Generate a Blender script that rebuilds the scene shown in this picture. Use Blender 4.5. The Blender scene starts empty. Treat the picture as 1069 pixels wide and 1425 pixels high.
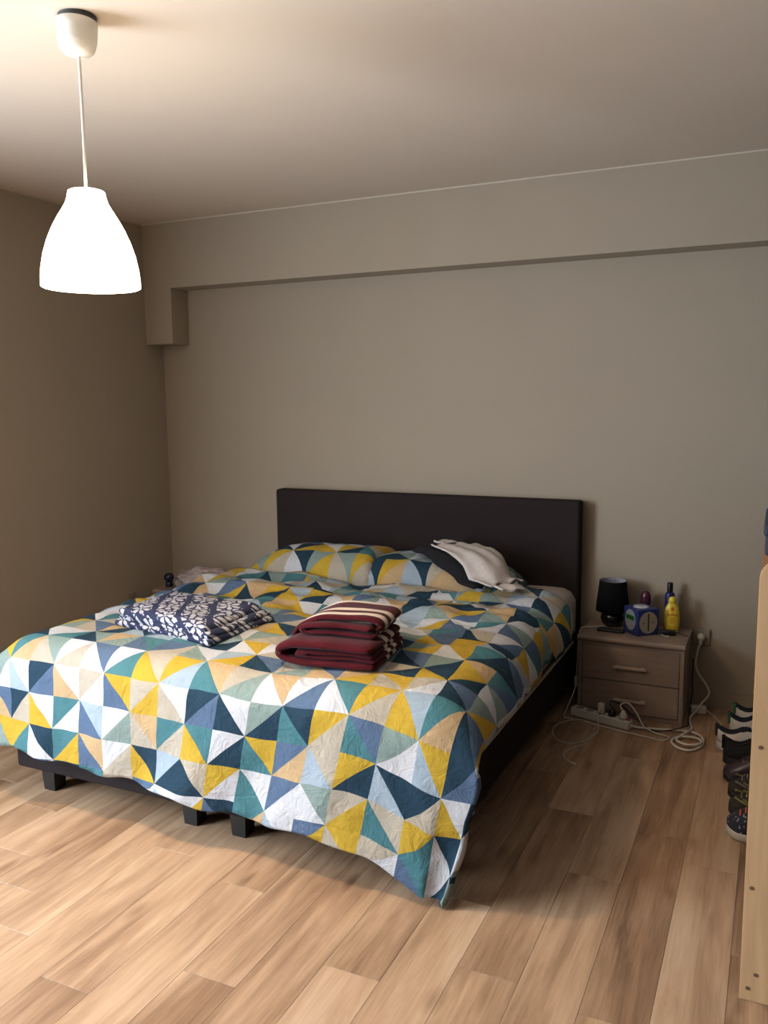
import bpy, bmesh, math, random
from mathutils import Vector, Matrix, noise

S = bpy.context.scene
COL = S.collection

# ------------------------------------------------------------------ camera
def make_camera():
    yaw, pit, rol, f = 0.4351, -0.1318, -0.0099, 1180.48
    fw = Vector((-math.sin(yaw) * math.cos(pit), math.cos(yaw) * math.cos(pit), math.sin(pit)))
    r = Vector((math.cos(yaw), math.sin(yaw), 0))
    u = r.cross(fw)
    r2 = r * math.cos(rol) + u * math.sin(rol)
    u2 = u * math.cos(rol) - r * math.sin(rol)
    cd = bpy.data.cameras.new('camera')
    cd.sensor_fit = 'VERTICAL'
    cd.sensor_height = 36.0
    cd.lens = f * 36.0 / 1425.0
    cd.clip_start = 0.02
    c = bpy.data.objects.new('camera', cd)
    COL.objects.link(c)
    M = Matrix.Identity(4)
    for i in range(3):
        M[i][0] = r2[i]; M[i][1] = u2[i]; M[i][2] = -fw[i]
    M.translation = Vector((3.4578, -4.2447, 1.4905))
    c.matrix_world = M
    S.camera = c
make_camera()

# ------------------------------------------------------------------ world, daylight, exposure
W = bpy.data.worlds.new('world')
S.world = W
W.use_nodes = True
W.node_tree.nodes['Background'].inputs[0].default_value = (0.75, 0.85, 1.0, 1)
W.node_tree.nodes['Background'].inputs[1].default_value = 0.6

WIN = dict(y0=-4.55, y1=-2.95, z0=0.08, z1=2.25)          # the balcony window in the left wall, out of the frame

def window_light():
    ld = bpy.data.lights.new('window_daylight', 'AREA')
    ld.shape = 'RECTANGLE'
    ld.size = WIN['y1'] - WIN['y0'] - 0.12
    ld.size_y = WIN['z1'] - WIN['z0'] - 0.12
    ld.energy = 175
    ld.color = (0.80, 0.90, 1.0)
    lo = bpy.data.objects.new('window_daylight', ld)
    COL.objects.link(lo)
    lo.location = (0.02, (WIN['y0'] + WIN['y1']) / 2, (WIN['z0'] + WIN['z1']) / 2)
    # area lights shine along local -Z: point it along +X, local Y up
    lo.rotation_euler = Matrix(((0, 0, -1), (-1, 0, 0), (0, 1, 0))).to_euler()
window_light()

S.view_settings.view_transform = 'Standard'
S.view_settings.look = 'None'
S.view_settings.gamma = 1.0
S.view_settings.use_curve_mapping = False
S.view_settings.exposure = 0.33

# ------------------------------------------------------------------ helpers
def lin(c):
    return tuple((v / 255 / 12.92) if v / 255 <= 0.04045 else ((v / 255 + 0.055) / 1.055) ** 2.4 for v in c)

MATS = {}
def nodes_of(m):
    m.use_nodes = True
    nt = m.node_tree
    return nt, nt.nodes, nt.links, nt.nodes['Principled BSDF']

def mat(name, rgb, rough=0.6, var=0.06, scale=30.0, bump=0.0, bscale=200.0, metal=0.0, spec=0.5, trans=0.0, sheen=0.0, stretch=None):
    if name in MATS: return MATS[name]
    m = bpy.data.materials.new(name)
    nt, N, L, P = nodes_of(m)
    P.inputs['Roughness'].default_value = rough
    P.inputs['Metallic'].default_value = metal
    P.inputs['Specular IOR Level'].default_value = spec
    if trans: P.inputs['Transmission Weight'].default_value = trans
    if sheen: P.inputs['Sheen Weight'].default_value = sheen
    tc = N.new('ShaderNodeTexCoord')
    src = tc.outputs['Object']
    if stretch:
        mp = N.new('ShaderNodeMapping'); mp.inputs['Scale'].default_value = stretch
        L.new(src, mp.inputs[0]); src = mp.outputs[0]
    nz = N.new('ShaderNodeTexNoise'); nz.inputs['Scale'].default_value = scale; nz.inputs['Detail'].default_value = 4
    L.new(src, nz.inputs['Vector'])
    rp = N.new('ShaderNodeValToRGB')
    c = lin(rgb)
    rp.color_ramp.elements[0].position = 0.3; rp.color_ramp.elements[1].position = 0.7
    rp.color_ramp.elements[0].color = tuple(max(0, v * (1 - var)) for v in c) + (1,)
    rp.color_ramp.elements[1].color = tuple(min(1, v * (1 + var)) for v in c) + (1,)
    L.new(nz.outputs['Fac'], rp.inputs[0]); L.new(rp.outputs[0], P.inputs['Base Color'])
    if bump:
        n2 = N.new('ShaderNodeTexNoise'); n2.inputs['Scale'].default_value = bscale; n2.inputs['Detail'].default_value = 3
        L.new(src, n2.inputs['Vector'])
        b = N.new('ShaderNodeBump'); b.inputs['Strength'].default_value = bump; b.inputs['Distance'].default_value = 0.003
        L.new(n2.outputs['Fac'], b.inputs['Height']); L.new(b.outputs[0], P.inputs['Normal'])
    MATS[name] = m
    return m

def link(name, bm, material, parent=None, smooth=False, loc=None, rotz=None, kind=None):
    me = bpy.data.meshes.new(name)
    bm.normal_update()
    bm.to_mesh(me); bm.free()
    for mm in (material if isinstance(material, (list, tuple)) else [material]):
        me.materials.append(mm)
    if smooth:
        for p in me.polygons: p.use_smooth = True
    o = bpy.data.objects.new(name, me)
    COL.objects.link(o)
    if parent is not None: o.parent = parent
    if loc is not None: o.location = loc
    if rotz is not None: o.rotation_euler = (0, 0, rotz)
    if kind: o['kind'] = kind
    return o

def tag(o, label, cat, group=None):
    o['label'] = label; o['category'] = cat
    if group: o['group'] = group
    return o

def thing(name, label, cat, loc=(0, 0, 0), rotz=0.0, group=None):
    o = bpy.data.objects.new(name, None)
    o.empty_display_size = 0.05
    COL.objects.link(o)
    o.location = loc; o.rotation_euler = (0, 0, rotz)
    return tag(o, label, cat, group)

def box(bm, x0, x1, y0, y1, z0, z1, bev=0.0, seg=2):
    r = bmesh.ops.create_cube(bm, size=1.0)
    vs = r['verts']
    for v in vs:
        v.co = Vector((x0 + (v.co.x + .5) * (x1 - x0), y0 + (v.co.y + .5) * (y1 - y0), z0 + (v.co.z + .5) * (z1 - z0)))
    if bev:
        es = set(e for v in vs for e in v.link_edges)
        bmesh.ops.bevel(bm, geom=list(es), offset=bev, segments=seg, profile=0.5, affect='EDGES')
    return bm

def bx(*a, **k):
    return box(bmesh.new(), *a, **k)

def lathe(bm, prof, n=32, cx=0, cy=0, z0=0, cap0=True, cap1=True, sx=1.0, sy=1.0):
    rings = []
    for r, z in prof:
        rings.append([bm.verts.new((cx + sx * r * math.cos(2 * math.pi * i / n), cy + sy * r * math.sin(2 * math.pi * i / n), z0 + z)) for i in range(n)])
    for a, b in zip(rings, rings[1:]):
        for i in range(n):
            bm.faces.new((a[i], a[(i + 1) % n], b[(i + 1) % n], b[i]))
    if cap0: bm.faces.new(list(reversed(rings[0])))
    if cap1: bm.faces.new(rings[-1])
    return bm

def spline(pts, n=8):
    P = [Vector(p) for p in pts]
    out = []
    for i in range(len(P) - 1):
        p0 = P[max(i - 1, 0)]; p1 = P[i]; p2 = P[i + 1]; p3 = P[min(i + 2, len(P) - 1)]
        for k in range(n):
            t = k / n
            out.append(0.5 * ((2 * p1) + (-p0 + p2) * t + (2 * p0 - 5 * p1 + 4 * p2 - p3) * t * t + (-p0 + 3 * p1 - 3 * p2 + p3) * t ** 3))
    out.append(P[-1])
    return out

def tube(bm, pts, r, n=8, smooth=True, taper=None):
    P = spline(pts) if smooth else [Vector(p) for p in pts]
    rings = []
    up = Vector((0, 0, 1))
    prev = None
    for i, p in enumerate(P):
        d = (P[min(i + 1, len(P) - 1)] - P[max(i - 1, 0)]).normalized()
        if prev is None:
            a = d.cross(up)
            if a.length < 1e-3: a = d.cross(Vector((1, 0, 0)))
            a.normalize()
        else:
            a = (prev - d * prev.dot(d)).normalized()
        prev = a
        b = d.cross(a)
        rr = r if taper is None else r * taper(i / (len(P) - 1))
        rings.append([bm.verts.new(p + a * rr * math.cos(2 * math.pi * k / n) + b * rr * math.sin(2 * math.pi * k / n)) for k in range(n)])
    for A, B in zip(rings, rings[1:]):
        for k in range(n):
            bm.faces.new((A[k], A[(k + 1) % n], B[(k + 1) % n], B[k]))
    bm.faces.new(list(reversed(rings[0]))); bm.faces.new(rings[-1])
    return bm

def subsurf(o, lv=1):
    m = o.modifiers.new('subdivision', 'SUBSURF'); m.levels = lv; m.render_levels = lv

# ------------------------------------------------------------------ setting
X1, Y0, H = 4.15, -5.3, 2.523
wallm = mat('wall_paint', (160, 148, 132), 0.9, 0.015, 3, 0.06, 220)
ceilm = mat('ceiling_paint', (204, 191, 177), 0.9, 0.012, 3, 0.05, 200)
deepm = mat('bounce_cutting_wall_brown', (62, 52, 44), 0.9, 0.02, 3, 0.06, 220)  # for the unseen right and front walls, darkened to cut bounced light
trimm = mat('skirting_paint', (158, 146, 128), 0.5, 0.02, 6)
caulk = mat('caulk_bead', (190, 180, 166), 0.6, 0.02, 8)

def floor_material():
    m = bpy.data.materials.new('vinyl_plank')
    nt, N, L, P = nodes_of(m)
    geo = N.new('ShaderNodeNewGeometry')
    oi = N.new('ShaderNodeObjectInfo')
    mul = N.new('ShaderNodeMath'); mul.operation = 'MULTIPLY'; mul.inputs[1].default_value = 37.0
    L.new(oi.outputs['Random'], mul.inputs[0])
    cmb = N.new('ShaderNodeCombineXYZ'); L.new(mul.outputs[0], cmb.inputs[2]); L.new(mul.outputs[0], cmb.inputs[1])
    add = N.new('ShaderNodeVectorMath'); add.operation = 'ADD'
    L.new(geo.outputs['Position'], add.inputs[0]); L.new(cmb.outputs[0], add.inputs[1])
    def mapped(sc):
        mp = N.new('ShaderNodeMapping'); mp.inputs['Scale'].default_value = sc
        L.new(add.outputs[0], mp.inputs[0]); return mp.outputs[0]
    n1 = N.new('ShaderNodeTexNoise'); n1.inputs['Scale'].default_value = 1.0; n1.inputs['Detail'].default_value = 8; n1.inputs['Roughness'].default_value = 0.62
    n1.inputs['Distortion'].default_value = 0.6
    L.new(mapped((17, 1.7, 1)), n1.inputs['Vector'])
    n2 = N.new('ShaderNodeTexNoise'); n2.inputs['Scale'].default_value = 1.0; n2.inputs['Detail'].default_value = 3
    L.new(mapped((5.5, 1.6, 1)), n2.inputs['Vector'])
    n3 = N.new('ShaderNodeTexNoise'); n3.inputs['Scale'].default_value = 1.0; n3.inputs['Detail'].default_value = 2
    L.new(mapped((150, 5, 1)), n3.inputs['Vector'])
    # knots
    vo = N.new('ShaderNodeTexVoronoi'); vo.inputs['Scale'].default_value = 1.0
    L.new(mapped((7.5, 2.4, 1)), vo.inputs['Vector'])
    kn = N.new('ShaderNodeMapRange'); kn.inputs[1].default_value = 0.03; kn.inputs[2].default_value = 0.17; kn.inputs[3].default_value = 1.0; kn.inputs[4].default_value = 0.0
    L.new(vo.outputs['Distance'], kn.inputs[0])
    def math_(op, a, b):
        n = N.new('ShaderNodeMath'); n.operation = op
        for i, v in enumerate((a, b)):
            if isinstance(v, (int, float)): n.inputs[i].default_value = v
            else: L.new(v, n.inputs[i])
        return n.outputs[0]
    f = math_('MULTIPLY', n1.outputs['Fac'], 0.62)
    f = math_('ADD', f, math_('MULTIPLY', n2.outputs['Fac'], 0.40))
    f = math_('ADD', f, math_('MULTIPLY', math_('SUBTRACT', n3.outputs['Fac'], 0.5), 0.15))
    f = math_('ADD', f, math_('MULTIPLY', math_('SUBTRACT', oi.outputs['Random'], 0.5), 0.20))
    f = math_('SUBTRACT', f, math_('MULTIPLY', kn.outputs[0], 0.16))
    rp = N.new('ShaderNodeValToRGB')
    cr = rp.color_ramp
    cr.elements[0].position = 0.26; cr.elements[0].color = lin((92, 67, 50)) + (1,)
    cr.elements[1].position = 0.78; cr.elements[1].color = lin((206, 181, 154)) + (1,)
    e = cr.elements.new(0.42); e.color = lin((147, 116, 90)) + (1,)
    e = cr.elements.new(0.58); e.color = lin((182, 151, 122)) + (1,)
    L.new(f, rp.inputs[0]); L.new(rp.outputs[0], P.inputs['Base Color'])
    P.inputs['Roughness'].default_value = 0.5
    P.inputs['Specular IOR Level'].default_value = 0.35
    b = N.new('ShaderNodeBump'); b.inputs['Strength'].default_value = 0.12; b.inputs['Distance'].default_value = 0.002
    L.new(n3.outputs['Fac'], b.inputs['Height']); L.new(b.outputs[0], P.inputs['Normal'])
    return m

def build_floor():
    sub = mat('subfloor', (52, 38, 27), 0.9)
    fl = link('floor', bx(0, X1, Y0, 0, -0.06, -0.008), sub, kind='structure')
    fm = floor_material()
    PW, PL = 0.1638, 0.965
    off = {0: -1.721, 1: -1.37, 2: -1.52, 3: -1.946, -1: -2.289, -3: -2.428, -2: -2.0, -4: -1.86, -5: -2.6, -6: -2.212, -7: -2.773, -8: -2.129, -9: -2.66, -10: -2.499, -11: -2.348}
    rnd = random.Random(4)
    me = None
    k = -18
    while 2.915 + k * PW < X1:
        x0 = max(2.915 + k * PW, 0.0); x1 = min(2.915 + (k + 1) * PW, X1)
        if x1 - x0 > 0.01:
            o0 = off.get(k, rnd.uniform(-3, -2))
            y = o0 - math.floor((o0 - Y0) / PL + 1) * PL
            while y < 0:
                a, b = max(y, Y0), min(y + PL, 0)
                if b - a > 0.02:
                    if me is None:
                        bm = bx(0, 1, 0, 1, -0.008, 0)
                        bmesh.ops.bevel(bm, geom=[e for e in bm.edges if all(v.co.z > -0.001 for v in e.verts)], offset=0.0012, segments=1, affect='EDGES')
                        bm.normal_update()
                        me = bpy.data.meshes.new('plank'); bm.to_mesh(me); bm.free(); me.materials.append(fm)
                    p = bpy.data.objects.new('plank', me)
                    COL.objects.link(p); p.parent = fl
                    p.location = (x0, a + 0.0005, 0); p.scale = (x1 - x0 - 0.0008, b - a - 0.001, 1)
                y += PL
        k += 1
build_floor()

def build_shell():
    T = 0.12
    link('ceiling', bx(-T, X1 + T, Y0 - T, T, H, H + T), ceilm, kind='structure')
    link('wall_back', bx(-T, X1 + T, 0, T, -0.06, H), wallm, kind='structure')
    link('wall_right', bx(X1, X1 + T, Y0, 0, -0.06, H), deepm, kind='structure')
    link('wall_front', bx(-T, X1 + T, Y0 - T, Y0, -0.06, H), deepm, kind='structure')
    bm = bmesh.new()
    w = WIN
    box(bm, -T, 0, Y0, w['y0'], -0.06, H); box(bm, -T, 0, w['y1'], 0, -0.06, H)
    box(bm, -T, 0, w['y0'], w['y1'], -0.06, w['z0']); box(bm, -T, 0, w['y0'], w['y1'], w['z1'], H)
    link('wall_left', bm, wallm, kind='structure')
    # window frame with sill and glass
    white = mat('white_window_paint', (235, 235, 232), 0.4)
    bm = bmesh.new()
    y0, y1, z0, z1 = w['y0'], w['y1'], w['z0'], w['z1']
    box(bm, -.09, -.03, y0, y0 + .05, z0, z1); box(bm, -.09, -.03, y1 - .05, y1, z0, z1)
    box(bm, -.09, -.03, y0 + .05, y1 - .05, z0, z0 + .05); box(bm, -.09, -.03, y0 + .05, y1 - .05, z1 - .05, z1)
    box(bm, -.09, -.03, (y0 + y1) / 2 - .03, (y0 + y1) / 2 + .03, z0 + .05, z1 - .05)
    wf = link('window_1', bm, white, kind='structure')
    gl = mat('window_glass', (245, 250, 250), 0.02, 0.0, trans=1.0)
    link('pane', bx(-.065, -.059, y0 + .05, (y0 + y1) / 2 - .03, z0 + .05, z1 - .05), gl, wf)
    link('pane', bx(-.065, -.059, (y0 + y1) / 2 + .03, y1 - .05, z0 + .05, z1 - .05), gl, wf)
    # beam along the head of the back wall with the short pier dropping from it in the left corner
    D, ZB, ZP, WP = 0.154, 2.1487, 1.8292, 0.1959
    bm = bmesh.new()
    prof = [(0, H), (0, ZP), (WP, ZP), (WP, ZB), (X1, ZB), (X1, H)]
    A = [bm.verts.new((x, -D, z)) for x, z in prof]; B = [bm.verts.new((x, 0, z)) for x, z in prof]
    n = len(prof)
    for i in range(n): bm.faces.new((A[i], A[(i + 1) % n], B[(i + 1) % n], B[i]))
    bm.faces.new((A[0], A[1], A[2], A[3])); bm.faces.new((A[0], A[3], A[4], A[5]))
    bm.faces.new((B[3], B[2], B[1], B[0])); bm.faces.new((B[5], B[4], B[3], B[0]))
    bmesh.ops.recalc_face_normals(bm, faces=bm.faces)
    link('wall_beam', bm, wallm, kind='structure')
    # caulk beads under the ceiling
    link('trim_1', bx(0.006, X1, -D - .006, -D, H - .007, H), caulk, kind='structure')
    link('trim_2', bx(0, .006, Y0, -D - .006, H - .007, H), caulk, kind='structure')
    # skirting
    def skirt(name, a):
        bm = bx(*a)
        link(name, bm, trimm, kind='structure')
    skirt('baseboard_back', (0.014, X1, -.014, 0, 0, .08))
    skirt('baseboard_left', (0, .014, Y0, 0, 0, .08))
build_shell()

# ------------------------------------------------------------------ pendant lamp (its light stays here)
def build_pendant():
    cx, cy = 1.687, -2.37
    t = thing('pendant_lamp', 'lit white bell-shaped pendant lamp hanging from the ceiling on a thin cord', 'lamp', (cx, cy, H))
    wp = mat('white_plastic', (238, 235, 226), 0.35, 0.01)
    bm = bmesh.new()
    lathe(bm, [(.050, -.010), (.0535, -.012), (.0535, -.03), (.052, -.062), (.046, -.084), (.034, -.096), (.016, -.1015), (.004, -.1025)], 40)
    can = link('ceiling_cup', bm, wp, t, True)
    can.rotation_euler = (0.0, 0.06, 0)
    dk = mat('dark_grey_plastic', (70, 72, 72), 0.6)
    link('mounting_plate', lathe(bmesh.new(), [(.048, -.020), (.050, -.004), (.050, 0)], 36), dk, t)
    bm = bmesh.new(); tube(bm, [(0, 0, -.1), (0.001, 0, -.28), (-.001, 0, -.46)], .0042)
    link('cord', bm, wp, t, True)
    # glass shade: outer and inner skin
    m = bpy.data.materials.new('lit_opal_glass')
    nt, N, L, P = nodes_of(m)
    P.inputs['Base Color'].default_value = lin((250, 244, 232)) + (1,)
    P.inputs['Roughness'].default_value = 0.3
    P.inputs['Emission Color'].default_value = (1.0, 0.80, 0.57, 1)
    P.inputs['Emission Strength'].default_value = 14.0
    prof = [(.1335, -.712), (.1335, -.69), (.130, -.66), (.123, -.625), (.112, -.59), (.098, -.557), (.082, -.527), (.067, -.503), (.057, -.485), (.052, -.47), (.0505, -.460), (.049, -.4545), (.045, -.4525), (.012, -.4515)]
    inner = [(max(r - .004, .006), z - .002) for r, z in reversed(prof)]
    bm = lathe(bmesh.new(), prof + inner, 56, cap0=False, cap1=False)
    # close the two ends of the profile into one ring-shaped skin
    bmesh.ops.contextual_create(bm, geom=[])
    sh = link('shade', bm, m, t, True)
    bulbm = bpy.data.materials.new('lit_bulb')
    nt, N, L, P = nodes_of(bulbm)
    P.inputs['Emission Color'].default_value = (1.0, 0.80, 0.55, 1); P.inputs['Emission Strength'].default_value = 8
    bl = [(.010, -.478), (.014, -.486), (.024, -.505), (.027, -.518), (.023, -.533), (.012, -.541), (.002, -.543)]
    link('bulb', lathe(bmesh.new(), bl, 20), bulbm, t, True)
    link('bulb_holder', lathe(bmesh.new(), [(.014, -.456), (.016, -.46), (.016, -.474), (.012, -.479)], 20), wp, t, True)
    ld = bpy.data.lights.new('bulb_light', 'POINT')
    ld.energy = 22; ld.color = (1.0, 0.80, 0.58); ld.shadow_soft_size = 0.03
    lo = bpy.data.objects.new('bulb_light', ld); COL.objects.link(lo)
    lo.location = (cx, cy, H - .578)
build_pendant()

# ------------------------------------------------------------------ bed
BX0, BX1, BYF = 0.83, 2.575, -2.0
darkfab = mat('charcoal_upholstery', (44, 37, 37), 0.95, 0.10, 300, 0.25, 900, spec=0.15)
basefab = mat('dark_grey_bed_fabric', (42, 37, 38), 0.95, 0.10, 300, 0.25, 900, spec=0.15)
blackw = mat('black_stained_wood', (12, 11, 12), 0.5, 0.1, 40)

def build_bed():
    t = thing('bed', 'double bed with charcoal upholstered headboard and low dark base on black legs', 'bed', ((BX0 + BX1) / 2, -1.0, 0))
    ox, oy = (BX0 + BX1) / 2, -1.0
    def B(n, m, a, bev, seg=3, **k):
        a = (a[0] - ox, a[1] - ox, a[2] - oy, a[3] - oy, a[4], a[5])
        return link(n, bx(*a, bev=bev, seg=seg), m, t, **k)
    hb = B('headboard', darkfab, (0.8417, 2.5905, -.098, -.012, 0.03, .9855), .014)
    mid = (BX0 + BX1) / 2
    b1 = B('box_base', basefab, (BX0, mid - .002, BYF, -.1, .092, .275), .012)
    b2 = B('box_base', basefab, (mid + .002, BX1, BYF, -.1, .092, .275), .012)
    for x in (0.954, 1.628, 1.832, 2.452):
        for y in (-1.935, -.25):
            bm = bmesh.new()
            lathe(bm, [(.038, 0), (.046, .093)], 4)
            bmesh.ops.rotate(bm, verts=bm.verts, cent=(0, 0, 0), matrix=Matrix.Rotation(math.pi / 4, 3, 'Z'))
            link('leg', bm, blackw, t, loc=(x - ox, y - oy, 0))
    # care tag sticking out at the right of the foot
    bm = bmesh.new()
    box(bm, 0, .028, -.0012, .0012, 0, .02)
    bmesh.ops.rotate(bm, verts=bm.verts, cent=(0, 0, 0), matrix=Matrix.Rotation(-.75, 3, 'Y') @ Matrix.Rotation(.3, 3, 'Z'))
    ct = link('care_tag', bm, mat('white_tag_cloth', (225, 222, 220), 0.8), t, loc=(BX1 - ox - .002, -1.69 - oy, .094))
    ct['label'] = 'small white care tag at the lower edge of the base'
build_bed()

def build_mattress():
    t = thing('mattress', 'cream mattress with dark piping line lying on the dark bed base', 'mattress', ((BX0 + BX1) / 2, -1.04, .275))
    ox, oy = (BX0 + BX1) / 2, -1.04
    cream = mat('cream_ticking', (190, 180, 166), 0.9, 0.04, 60, 0.1, 400)
    sheet = mat('pale_grey_sheet', (184, 177, 172), 0.9, 0.03, 30, 0.15, 160)
    link('mattress_core', bx(BX0 - ox, BX1 - ox, BYF - oy + .005, -.1 - oy, 0, .262, bev=.05, seg=5), cream, t, True)
    def rim(z, r, d):
        bm = bmesh.new()
        x0, x1, y0, y1 = BX0 - ox - d, BX1 - ox + d, BYF - oy + .005 - d, -.101 - oy
        c = .05
        pts = []
        for (px, py, a0) in ((x1 - c, y0 + c, -90), (x1 - c, y1 - c, 0), (x0 + c, y1 - c, 90), (x0 + c, y0 + c, 180)):
            for k in range(5):
                a = math.radians(a0 + 90 * k / 4)
                pts.append((px + c * math.cos(a), py + c * math.sin(a), z))
        pts.append(pts[0])
        return tube(bm, pts, r, 8, smooth=False)
    link('piping', rim(.012, .009, .001), cream, t, True)
    p2 = link('piping', rim(.030, .008, .0), mat('maroon_piping', (56, 34, 34), 0.8), t, True)
    p2['label'] = 'dark maroon piping'
    # fitted sheet over the top at the head end
    bm = bmesh.new()
    x0, x1, y0, y1, z0, z1 = BX0 - ox - .006, BX1 - ox + .006, -1.5 - oy, -.099 - oy, .06, .272
    nx, ny = 40, 30
    grid = []
    for j in range(ny + 1):
        row = []
        y = y0 + (y1 - y0) * j / ny
        for i in range(nx + 1):
            u = i / nx
            # profile over the side: arc-length parameter
            w = x1 - x0; hh = z1 - z0; R = .07
            s = u * (w + 2 * hh)
            if s < hh - R: x, z = x0, z0 + s
            elif s < hh + R:
                a = (s - hh + R) / (2 * R) * math.pi / 2; x, z = x0 + R - R * math.cos(a), z1 - R + R * math.sin(a)
            elif s < hh + w - R: x, z = x0 + s - hh, z1
            elif s < hh + w + R:
                a = (s - hh - w + R) / (2 * R) * math.pi / 2; x, z = x1 - R + R * math.sin(a), z1 - R + R * math.cos(a)
            else: x, z = x1, z1 - (s - hh - w)
            z += .004 * noise.noise((x * 9, y * 9, 3.1))
            row.append(bm.verts.new((x, y, z)))
        grid.append(row)
    for j in range(ny):
        for i in range(nx):
            bm.faces.new((grid[j][i], grid[j][i + 1], grid[j + 1][i + 1], grid[j + 1][i]))
    o = link('fitted_sheet', bm, sheet, t, True)
build_mattress()

# ------------------------------------------------------------------ geometric print shared by the duvet and the pillows
PAL = dict(W=(188, 190, 196), L=(146, 162, 176), S=(78, 98, 126), T=(66, 112, 121), N=(28, 54, 72), Y=(178, 148, 50), B=(166, 158, 144), O=(176, 150, 114), G=(122, 140, 136))

def print_material():
    m = bpy.data.materials.new('geometric_print_cotton')
    nt, N, L, P = nodes_of(m)
    at = N.new('ShaderNodeAttribute'); at.attribute_name = 'print'
    tc = N.new('ShaderNodeTexCoord')
    nz = N.new('ShaderNodeTexNoise'); nz.inputs['Scale'].default_value = 260; nz.inputs['Detail'].default_value = 3
    L.new(tc.outputs['Object'], nz.inputs['Vector'])
    mr = N.new('ShaderNodeMapRange'); mr.inputs[3].default_value = 0.92; mr.inputs[4].default_value = 1.08
    L.new(nz.outputs['Fac'], mr.inputs[0])
    vm = N.new('ShaderNodeVectorMath'); vm.operation = 'SCALE'
    L.new(at.outputs['Color'], vm.inputs[0]); L.new(mr.outputs[0], vm.inputs['Scale'])
    L.new(vm.outputs[0], P.inputs['Base Color'])
    P.inputs['Roughness'].default_value = 0.85
    P.inputs['Specular IOR Level'].default_value = 0.2
    # crumpled cotton relief
    n2 = N.new('ShaderNodeTexNoise'); n2.inputs['Scale'].default_value = 16; n2.inputs['Detail'].default_value = 5; n2.inputs['Roughness'].default_value = 0.6; n2.inputs['Distortion'].default_value = 1.6
    L.new(tc.outputs['Object'], n2.inputs['Vector'])
    b = N.new('ShaderNodeBump'); b.inputs['Strength'].default_value = 0.62; b.inputs['Distance'].default_value = 0.012
    L.new(n2.outputs['Fac'], b.inputs['Height']); L.new(b.outputs[0], P.inputs['Normal'])
    return m
PRINT = print_material()

# colours of the printed triangles (first, second) per square; squares run from the left column number given
TABLE = {   # band row: (first column, list of pairs: upper triangle, lower triangle)
    -4: (6, 'NL SL GT LN YW WB LY'),
    -3: (4, 'WT GN OG TS SB WG LY SN BG SO OY YB BW SN GY'),
    -2: (2, 'YG TO GB WB SW WT BY YL OT BG OW WS TW YB LY TO SN'),
    -1: (2, 'GW WL NS WO BW YS BY WB NS WN GN NT YB ST GW YL NS'),
    0: (3, 'NB WY TW LS WG OB TB TY WN YT SO BL YN NL NB WY'),
    1: (3, 'YT NW TY OS WB NY LN BN YW WT SW GW BY BT YT NW'),
    2: (4, 'SW NT TT BO SW WL WY NS TO WL SY YB BW TS WN'),
    3: (14, 'SB YB WN WN NW SW'),
}
def cell_info(c, r, rnd_seed=0):
    """diagonal and the two colours of printed square (c, r): columns across, rows towards the foot"""
    # vertices of row r are 8-ray stars at even columns for even rows up to row 0; below, the star rows shift
    star_even_top = {1: True, 2: False, 3: True}.get(r, (r % 2 == 0))
    # True: diagonals fall from even columns of the upper line
    main = ((c % 2 == 0) == star_even_top)        # main: upper-left to lower-right
    cols = None
    if r in TABLE and rnd_seed == 0:
        c0, s = TABLE[r]
        s = s.split()
        if 0 <= c - c0 < len(s): cols = s[c - c0]
    if cols is None:
        rr = random.Random((c * 7919 + r * 104729 + rnd_seed * 31337) & 0xffffff)
        k = 'WWWLSSTTNNNYYYBBOOGGG'
        cols = rr.choice(k)
        b = rr.choice(k)
        while b == cols[0]: b = rr.choice(k)
        cols += b
    return main, cols

def print_sheet(bm, c0, c1, r0, r1, n, fn, seed=0, layer=None):
    """grid of printed squares, each n x n; every triangle edge of the print is a mesh edge"""
    V = {}
    def vert(a, b):
        k = (a, b)
        if k not in V: V[k] = bm.verts.new(fn(a / n, b / n))
        return V[k]
    for r in range(r0, r1):
        for c in range(c0, c1):
            main, cols = cell_info(c, r, seed)
            for j in range(n):
                for i in range(n):
                    a, b = c * n + i, r * n + j
                    tl, tr, bl, br = vert(a, b), vert(a + 1, b), vert(a, b + 1), vert(a + 1, b + 1)
                    if main:
                        up = i - j if i != j else None
                        tris = [((tl, br, tr), 0 if i >= j else 1), ((tl, bl, br), 1 if j >= i else 0)]
                    else:
                        tris = [((tl, bl, tr), 0 if i + j <= n - 1 else 1), ((tr, bl, br), 1 if i + j >= n - 1 else 0)]
                    for vs, w in tris:
                        try: f = bm.faces.new(vs)
                        except ValueError: continue
                        col = lin(PAL[cols[w]]) + (1.0,)
                        for l in f.loops: l[layer] = col

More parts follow.
